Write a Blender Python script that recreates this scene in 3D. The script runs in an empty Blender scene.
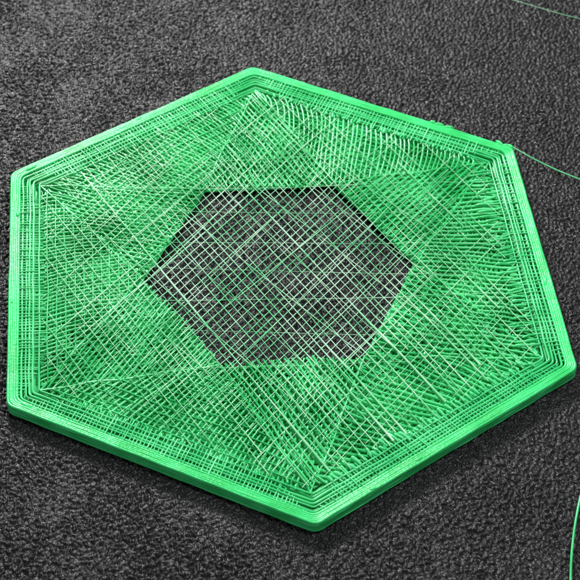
import bpy, math, numpy as np
from mathutils import Vector
rng=np.random.default_rng(11)
C=bpy.context.collection
R=3.0; APO=R*math.cos(math.pi/6)
def pol(r,a,z=0.0): a=math.radians(a); return np.array([r*math.cos(a),r*math.sin(a),z])
OUT=[90,30,-30,-90,-150,150]

# ------------------------------------------------------------ materials
def mat(name):
    m=bpy.data.materials.new(name); m.use_nodes=True
    nt=m.node_tree; return m,nt,nt.nodes["Principled BSDF"]
def plastic(name,col,dark,rough=0.32,trans=0.25,scale=6,bump=True):
    m,nt,b=mat(name); N=nt.nodes; L=nt.links
    tc=N.new("ShaderNodeTexCoord"); no=N.new("ShaderNodeTexNoise"); no.inputs["Scale"].default_value=scale; no.inputs["Detail"].default_value=3
    L.new(tc.outputs["Object"],no.inputs["Vector"])
    cr=N.new("ShaderNodeValToRGB"); cr.color_ramp.elements[0].position=0.38; cr.color_ramp.elements[1].position=0.62
    cr.color_ramp.elements[0].color=(*dark,1); cr.color_ramp.elements[1].color=(*col,1)
    L.new(no.outputs["Fac"],cr.inputs["Fac"]); L.new(cr.outputs["Color"],b.inputs["Base Color"])
    b.inputs["Roughness"].default_value=rough
    b.inputs["IOR"].default_value=1.5
    if bump:
        n2=N.new("ShaderNodeTexNoise"); n2.inputs["Scale"].default_value=40; n2.inputs["Detail"].default_value=2
        L.new(tc.outputs["Object"],n2.inputs["Vector"])
        bp=N.new("ShaderNodeBump"); bp.inputs["Strength"].default_value=0.4; bp.inputs["Distance"].default_value=0.010
        L.new(n2.outputs["Fac"],bp.inputs["Height"]); L.new(bp.outputs["Normal"],b.inputs["Normal"])
    if trans>0:
        tr=N.new("ShaderNodeBsdfTranslucent"); L.new(cr.outputs["Color"],tr.inputs["Color"])
        mx=N.new("ShaderNodeMixShader"); mx.inputs["Fac"].default_value=trans
        L.new(b.outputs["BSDF"],mx.inputs[1]); L.new(tr.outputs["BSDF"],mx.inputs[2])
        L.new(mx.outputs["Shader"],N["Material Output"].inputs["Surface"])
    return m
M_rim=plastic("green_plastic_solid",(0.055,0.76,0.23),(0.026,0.60,0.14),trans=.15,rough=.30,scale=4)
M_lat=plastic("green_plastic_lattice",(0.11,0.78,0.30),(0.036,0.60,0.18),bump=False,trans=.2,rough=.25,scale=3)
M_pan=plastic("green_plastic_web",(0.10,0.79,0.29),(0.016,0.47,0.11),scale=1.5,bump=False,trans=.2,rough=.22)
M_str=plastic("pale_green_strand",(0.66,0.94,0.74),(0.20,0.78,0.38),rough=0.18,trans=0.35,scale=2.5,bump=False)

# ------------------------------------------------------------ tubes
class Tubes:
    def __init__(s): s.v=[];s.f=[];s.n=0
    def add(s,P,r,K=5,sq=1.0,closed=False):
        P=np.asarray(P,float); n=len(P)
        if closed: T=np.roll(P,-1,0)-np.roll(P,1,0)
        else: T=np.gradient(P,axis=0)
        T/=np.linalg.norm(T,axis=1)[:,None]+1e-12
        S=np.cross(T,[0,0,1.0]); S/=np.linalg.norm(S,axis=1)[:,None]+1e-12
        U=np.cross(S,T)
        a=np.arange(K)/K*2*math.pi+0.3
        r=np.broadcast_to(np.asarray(r,float),(n,))
        V=P[:,None,:]+r[:,None,None]*(np.cos(a)[None,:,None]*S[:,None,:]+sq*np.sin(a)[None,:,None]*U[:,None,:])
        s.v.append(V.reshape(-1,3))
        m=n if closed else n-1
        i=np.arange(m)[:,None]; j=np.arange(K)[None,:]
        i2=(i+1)%n; j2=(j+1)%K
        F=np.stack([i*K+j,i*K+j2,i2*K+j2,i2*K+j],-1).reshape(-1,4)+s.n
        s.f.append(F); s.n+=n*K
    def build(s,name,mt,parent=None):
        o=quadmesh(name,np.concatenate(s.v),np.concatenate(s.f),mt)
        if parent: o.parent=parent
        return o
def quadmesh(name,V,F,mt):
    me=bpy.data.meshes.new(name)
    me.vertices.add(len(V)); me.vertices.foreach_set("co",V.ravel().astype(np.float32))
    me.loops.add(F.size); me.loops.foreach_set("vertex_index",F.ravel().astype(np.int32))
    me.polygons.add(len(F)); me.polygons.foreach_set("loop_start",(np.arange(len(F))*4).astype(np.int32))
    me.polygons.foreach_set("loop_total",np.full(len(F),4,np.int32))
    me.polygons.foreach_set("use_smooth",np.ones(len(F),bool))
    me.update(calc_edges=True); me.materials.append(mt)
    o=bpy.data.objects.new(name,me); C.objects.link(o); return o
def wob(n,amp,freq,L=1.0):
    t=np.linspace(0,L,n); y=np.zeros(n)
    for k in range(3):
        y+=np.sin(t*freq*(1+k*0.8)*rng.uniform(.7,1.3)*6.283+rng.uniform(0,6.28))/(1+k)
    return y*amp/1.6
FK=[(rng.uniform(-1,1,2)*f,rng.uniform(0,6.28),rng.uniform(0,6.28)) for f in (2,3,5,5,8,8)]
def field(P,amp):
    dx=np.zeros(len(P));dy=np.zeros(len(P))
    for k,(w,a,b) in enumerate(FK):
        ph=P[:,0]*w[0]+P[:,1]*w[1]; g=1/(1+k*.35)
        dx+=np.sin(ph*1.6+a)*g; dy+=np.sin(ph*1.6+b)*g
    Q=P.copy(); Q[:,0]+=dx*amp/2.5; Q[:,1]+=dy*amp/2.5; return Q
def line(a,b,n=12,amp=0.0,zamp=0.0,freq=1.0):
    a=np.asarray(a,float);b=np.asarray(b,float); t=np.linspace(0,1,n)[:,None]
    P=a+(b-a)*t; d=b-a; L=np.linalg.norm(d[:2])+1e-9; nrm=np.array([-d[1]/L,d[0]/L,0])
    P=P+nrm*wob(n,amp,freq,L)[:,None]
    P[:,2]+=wob(n,zamp,freq*1.3,L)
    return P
def hexloop(inset,z,amp=0.006,rc=0.10,nseg=60,zamp=None):
    r=(APO-inset)/math.cos(math.pi/6); pts=[]
    cs=[pol(r,a) for a in OUT]
    for i in range(6):
        a=cs[i];b=cs[(i+1)%6];p=cs[i-1]
        d=(b-a)/np.linalg.norm(b-a); dp=(p-a)/np.linalg.norm(p-a)
        A0=a+dp*rc; A1=a+d*rc
        for t in (0,.25,.5,.75): pts.append((1-t)**2*A0+2*t*(1-t)*a+t*t*A1)
        B0=b-d*rc
        for t in np.linspace(0,1,nseg)[:-1]: pts.append(A1+(B0-A1)*t)
    P=np.array(pts); n=len(P)
    th=np.linspace(0,2*math.pi,n,endpoint=False); w=np.zeros(n);wz=np.zeros(n)
    for k in (3,7,13,29,47):
        w+=np.sin(k*th+rng.uniform(0,6.28))/2.2; wz+=np.sin(k*th+rng.uniform(0,6.28))/2.2
    P*= (1+amp*w/3)[:,None]; P[:,2]=z+wz*(amp*0.6 if zamp is None else zamp)
    return P
def clip_poly(p,d,poly):
    t0,t1=-99.,99.; cen=sum(poly)/len(poly)
    for i in range(len(poly)):
        a=poly[i];b=poly[(i+1)%len(poly)]; e=b-a; n=np.array([e[1],-e[0],0])
        if n@(cen-a)>0: n=-n
        dn=n@d; pn=n@(p-a)
        if abs(dn)<1e-9:
            if pn>0: return 1,0
            continue
        t=-pn/dn
        if dn>0: t1=min(t1,t)
        else: t0=max(t0,t)
    return t0,t1
def hatch(T,poly,ang,sp,r,z,jit=.08,fld=.03,amp=.003,zamp=.006,over=(0.0,0.02),lean=0.0,sq=1.0,endbend=0.0,ajit=.3,minl=.08):
    cen=sum(poly)/len(poly)
    nn=pol(1,ang+90); s=-2.2
    while s<2.2:
        s+=sp*(1+rng.normal(0,jit))
        dd=pol(1,ang+lean*s+rng.normal(0,ajit)); p=cen+nn*s
        t0,t1=clip_poly(p,dd,poly)
        if t1-t0<minl: continue
        t0-=rng.uniform(*over); t1+=rng.uniform(*over)
        n=max(6,int((t1-t0)*14))
        P=line(p+dd*t0,p+dd*t1,n,amp,0,1.2)
        P=field(P,fld)
        P[:,2]=z+wob(n,zamp,1.2,t1-t0)+rng.normal(0,.002)
        if endbend:
            u=np.linspace(0,1,n); P[:,:2]+=nn[:2]*(endbend*(u[:,None]**4))
        T.add(P,r*rng.uniform(.8,1.2)*(1+wob(n,.13,2.5,t1-t0)),K=5,sq=sq)

root=bpy.data.objects.new("printed_hexagon",None); C.objects.link(root)
root["label"]="bright green stringy plastic hexagon lying on black print bed"
root["category"]="3D print"

# ------------------------------------------------------------ outer rim
H=0.115
T=Tubes(); NL=8
cs=[pol(R,a) for a in OUT]
for L in range(NL):
    z=0.012+L*(H/NL)
    for q in (0.014,0.032,0.050,0.068,0.086):
        if q>.06 and L<NL-3: continue
        dz=-.004 if q>.06 else 0
        P=hexloop(q+rng.normal(0,0.0016),z+dz,amp=0.0022,rc=0.06,zamp=0.0016)
        T.add(P,0.0158*(1+0.07*np.sin(np.arange(len(P))*0.9+L)),K=8,sq=0.85,closed=True)
def nub(T,p,r,l,ang):
    d=pol(1,ang); u=np.linspace(-1,1,9)
    P=p+d*(u[:,None]*l); P[:,2]+=.006*np.cos(u*1.5)
    T.add(P,r*np.sqrt(np.clip(1.02-u**2,0,1)),K=8)
for k in range(26):
    i=rng.integers(0,6); a=cs[i];b=cs[(i+1)%6]; s=rng.uniform(.03,.97); m=OUT[i]-30
    p=a+(b-a)*s-pol(rng.uniform(.012,.08),m)+[0,0,rng.uniform(.095,.115)]
    nub(T,p,rng.uniform(.012,.018),rng.uniform(.03,.09),m+90+rng.normal(0,6))
for s in (.70,.725,.76,.95,.975,.99):
    nub(T,cs[0]+(cs[1]-cs[0])*s+pol(.006,60)+[0,0,.112],rng.uniform(.016,.024),rng.uniform(.03,.06),-30+rng.normal(0,15))
T.build("outer_rim",M_rim,root)

# ------------------------------------------------------------ lattice border
T=Tubes()
for q in (0.12,0.16,0.20,0.243,0.285):
    for z in (0.03,0.065,0.097):
        P=hexloop(q+rng.normal(0,0.005),z,amp=0.0045,rc=0.03)
        T.add(P,0.0110*rng.uniform(.8,1.25),K=5,closed=True)
for i in range(6):
    a=cs[i];b=cs[(i+1)%6]; d=(b-a)/R; nin=-(a+b)/2/np.linalg.norm((a+b)/2)
    if i not in (1,):
        for q in np.arange(.10,.34,.036 if i!=4 else .05):
            T.add(line(a+nin*q+d*(q*.58)+[0,0,.025],b+nin*q-d*(q*.58)+[0,0,.025],30,.003,.003),.019,K=5,sq=.6)
    n=78 if i!=1 else 58
    for k in range(n):
        s=0.12+(R-0.24)*(k+rng.normal(0,.08))/(n-1)
        p=a+d*s
        l1=min(0.34,min(s,R-s)*0.55+0.05)
        e=p+nin*(l1+rng.normal(0,.012))+d*(rng.normal(0.0,0.007)+(.02 if i in (2,3) else 0))
        T.add(line(p+nin*0.08+[0,0,0.105+rng.normal(0,.004)],e+[0,0,0.095],6,0.003,0.006,2),0.0070*rng.uniform(.7,1.4),K=5)
for i,cnt,l0,l1,r0 in ((1,44,.08,.26,.0125),(2,46,.05,.14,.0155),(3,20,.03,.07,.011),(0,24,.03,.08,.012)):
    a=cs[i];b=cs[(i+1)%6]; d=(b-a)/R; nin=-(a+b)/2/np.linalg.norm((a+b)/2)
    for k in range(cnt):
        s=0.3+(R-0.6)*(k+rng.uniform(-.25,.25))/cnt
        q0=0.29+rng.normal(0,.014); ln=rng.uniform(l0,l1)
        p=a+d*s+nin*q0+[0,0,0.098]; e=p+nin*ln+d*rng.normal(.02,.014)
        P=line(p,e,11,.004,.006,4); u=np.linspace(0,1,11)
        T.add(P,(0.8+.6*u)*np.sqrt(np.clip(1.03-u**6,0,1))*rng.uniform(.8,1.25)*r0*(1+wob(11,.15,3)),K=6)
T.build("border_lattice",M_lat,root)

# ------------------------------------------------------------ web panels
BI=0.30
ro=(APO-BI)/math.cos(math.pi/6); ri=1.33
SIDE=[(.050,.0122,10,.05),(.058,.0148,8,-.05),(.060,.0138,-10,.04),(.050,.0122,14,.04),(.047,.0112,6,.03),(.047,.0116,10,.06)]
ROT=[14,-6,26,-16,8,18]
for i in range(6):
    B=pol(ro,OUT[i]);Cc=pol(ro,OUT[(i+1)%6]); mid=OUT[i]-30; A=pol(ri+.01,mid)
    tri=[A,B,Cc]; sp,r0,lean,bend=SIDE[i]
    T=Tubes()
    hatch(T,tri,mid+90,.046,.0235,.034,jit=.03,fld=.0,amp=.003,zamp=.004,over=(.02,.04),sq=.6)
    hatch(T,tri,mid+90+ROT[i]*.5,.068,.0085,.060,fld=.02,over=(.0,.03))
    hatch(T,tri,mid+ROT[i],sp,r0,.077,fld=.035,lean=lean,over=(.0,.03),endbend=bend,zamp=.007)
    if i in (3,4,5): hatch(T,tri,mid+90,.085,.006,.092,fld=.012,over=(.0,.02),zamp=.003)
    T.build("web_panel",M_pan,root)
    A1=pol(ri+.01,OUT[i]+30); A2=pol(ri+.01,OUT[i]-30); B=pol(ro,OUT[i])
    tri=[A1,A2,B]; up=OUT[i]
    a1=math.degrees(math.atan2(*(B-A1)[1::-1])); a2=math.degrees(math.atan2(*(B-A2)[1::-1]))
    T=Tubes()
    hatch(T,tri,up+90,.048,.0235,.034,jit=.03,fld=.0,amp=.003,zamp=.004,over=(.02,.04),sq=.6)
    hatch(T,tri,a1,.056,.0105,.062,fld=.02,over=(0,.03))
    hatch(T,tri,a2 if i in (0,3,4) else (a2+up)/2,sp*1.02,r0*.9,.079,fld=.035,over=(0,.03),lean=-6,zamp=.007)
    for Aq in (A1,A2):
        T.add(line(Aq+[0,0,.080],B+[0,0,.086],24,.012,.006,1),.010*(1+wob(24,.25,2)),K=6)
    T.build("web_panel",M_pan,root)

# ------------------------------------------------------------ long strands
T=Tubes()
def hexp(ap): return [pol(ap/math.cos(math.pi/6),a) for a in OUT]
for ang,sp,r,z0,am,mode in ((46,0.076,0.0037,0.106,0.003,0),(-62,0.078,0.0037,0.111,0.003,0),(48,.42,.0034,.114,.004,1),(-4,0.40,0.0024,0.116,0.004,1),(-55,.38,.0034,.118,.006,1)):
    nn=pol(1,ang+90)
    s=-2.5
    while s<2.5:
        s+=sp*rng.uniform(.88,1.12)
        dd=pol(1,ang+rng.normal(0,0.25 if mode==0 else 3)); p=nn*s
        if mode: ap=rng.uniform(1.3,2.1)
        else: ap=APO-0.3-rng.uniform(0,.1) if rng.random()<.6 else rng.uniform(1.35,2.2)
        t0,t1=clip_poly(p,dd,hexp(ap))
        if t1-t0<0.3: continue
        n=36
        P=line(p+dd*t0,p+dd*t1,n,am,0,0.35)
        rr=np.hypot(P[:,0],P[:,1]); inn=np.clip((1.5-rr)/0.4,0,1)
        P[:,2]=z0+wob(n,0.006,.5)-rng.uniform(.02,.04)*inn
        th=np.full(n,1.0 if rng.random()<.93 else 1.6)
        if ang==-62 and mode==0:
            g=np.clip((P[:,0]*.75-P[:,1]*1.0-.9)/.8,0,1)*np.clip((P[:,0]+.6)/.5,0,1); th=th*(1+g*rng.uniform(.3,1.9))
        T.add(P,th*r*rng.uniform(.75,1.3)*(1+wob(n,0.25,1.5))*(0.82+0.30*inn),K=5)
T.build("bridging_strands",M_str,root)

# ------------------------------------------------------------ stray strands
def stray(pts,r,mt,label):
    P=np.array(pts,float); n=len(P); u=np.linspace(0,n-1,40); i=np.clip(u.astype(int),0,n-2); f=(u-i)[:,None]
    p0=P[np.clip(i-1,0,n-1)];p1=P[i];p2=P[i+1];p3=P[np.clip(i+2,0,n-1)]
    Q=0.5*((2*p1)+(-p0+p2)*f+(2*p0-5*p1+4*p2-p3)*f**2+(-p0+3*p1-3*p2+p3)*f**3)
    t=Tubes(); t.add(Q,r,K=8); o=t.build("plastic_string",mt)
    o["label"]=label; o["category"]="plastic string"; return o
stray([(2.60,1.52,.11),(2.8,1.38,.06),(3.05,1.2,.03),(3.35,1.0,.025),(3.8,.75,.025)],0.0075,M_str,"thin pale green plastic string trailing onto the black bed")
stray([(2.9,-1.9,.028),(2.52,-2.45,.028),(2.30,-2.9,.028),(2.12,-3.4,.028),(1.97,-4.0,.028)],0.011,M_lat,"green plastic string lying loose on the black bed")
stray([(2.3,4.9,.022),(2.95,4.25,.022),(3.4,3.95,.022),(3.85,3.7,.022),(4.5,3.4,.022)],0.003,M_str,"hair thin strand standing in for a faint pale line on the black bed")  # thin tube drawn in place of a faint pale line on the bed

# ------------------------------------------------------------ bed: one sheet, real powder-coat grain around the print
N1=1150; g=np.random.default_rng(3)
def bandnoise(lam,dx,w):
    F=np.fft.rfft2(g.normal(size=(N1,N1)))
    k=np.hypot(np.fft.fftfreq(N1)[:,None],np.fft.rfftfreq(N1)[None,:])/dx
    F*=np.exp(-((k-1/lam)/(w/lam))**2)
    h=np.fft.irfft2(F,s=(N1,N1)); return h/h.std()
x=np.linspace(-4.2,4.9,N1); y=np.linspace(-4.4,5.4,N1); dx=x[1]-x[0]
h=.65*bandnoise(.070,dx,.5)+.7*bandnoise(.042,dx,.45)
mod=bandnoise(1.2,dx,.8)
hh=np.where(h>0,np.power(np.abs(h),.9),h*.45)*(1+.12*mod)
Z=np.clip(hh*.0098,-.009,.024); Z-=Z.max()*.55
fx=np.concatenate(([-14.,-6.],x,[7.,14.])); fy=np.concatenate(([-14.,-7.],y,[8.,14.]))
ZZ=np.zeros((len(fy),len(fx))); ZZ[2:-2,2:-2]=Z
XX,YY=np.meshgrid(fx,fy); V=np.stack([XX,YY,ZZ],-1).reshape(-1,3)
nx=len(fx); ny=len(fy); ii=np.arange(ny-1)[:,None]; jj=np.arange(nx-1)[None,:]; q=ii*nx+jj
F=np.stack([q,q+1,q+nx+1,q+nx],-1).reshape(-1,4)
m,nt,b=mat("textured_black_powder_coat"); N=nt.nodes; L=nt.links
tc=N.new("ShaderNodeTexCoord")
n1=N.new("ShaderNodeTexNoise"); n1.inputs["Scale"].default_value=40; n1.inputs["Detail"].default_value=2
n3=N.new("ShaderNodeTexNoise"); n3.inputs["Scale"].default_value=1.3; n3.inputs["Detail"].default_value=3
for t_ in (n1,n3): L.new(tc.outputs["Object"],t_.inputs["Vector"])
bp=N.new("ShaderNodeBump"); bp.inputs["Strength"].default_value=.8; bp.inputs["Distance"].default_value=0.02
L.new(n1.outputs["Fac"],bp.inputs["Height"]); L.new(bp.outputs["Normal"],b.inputs["Normal"])
mr=N.new("ShaderNodeMapRange"); mr.inputs["To Min"].default_value=.25; mr.inputs["To Max"].default_value=.36
L.new(n3.outputs["Fac"],mr.inputs["Value"]); L.new(mr.outputs["Result"],b.inputs["Roughness"])
b.inputs["Base Color"].default_value=(0.012,0.012,0.013,1)
b.inputs["Specular IOR Level"].default_value=0.24
bed=quadmesh("print_bed",V,F,m); bed["kind"]="structure"

# ------------------------------------------------------------ light, world
w=bpy.data.worlds.new("World"); bpy.context.scene.world=w; w.use_nodes=True
w.node_tree.nodes["Background"].inputs[0].default_value=(0.88,0.9,0.92,1); w.node_tree.nodes["Background"].inputs[1].default_value=0.36
def area(name,loc,size,en,col=(1,1,1)):
    l=bpy.data.lights.new(name,'AREA'); l.energy=en; l.size=size; l.color=col
    o=bpy.data.objects.new(name,l); C.objects.link(o); o.location=loc
    o.rotation_euler=(-Vector(loc)).to_track_quat('-Z','Y').to_euler()
area("window_light",(-3,14,11),2.8,5300,(1,.98,.96))
area("room_lamp",(4,-1,14),2.5,1100)

# ------------------------------------------------------------ camera
cam=bpy.data.cameras.new("camera"); co=bpy.data.objects.new("camera",cam); C.objects.link(co)
co.location=(-1.341,-10.42,11.219+0.08); co.rotation_euler=(0.739,-0.03,-0.105)
cam.sensor_width=36; cam.lens=1586.8/580*36; cam.clip_end=200
cam.dof.use_dof=True; cam.dof.focus_distance=14.6; cam.dof.aperture_fstop=1.4
bpy.context.scene.camera=co
vs=bpy.context.scene.view_settings; vs.view_transform='Standard'; vs.look='None'; vs.exposure=0
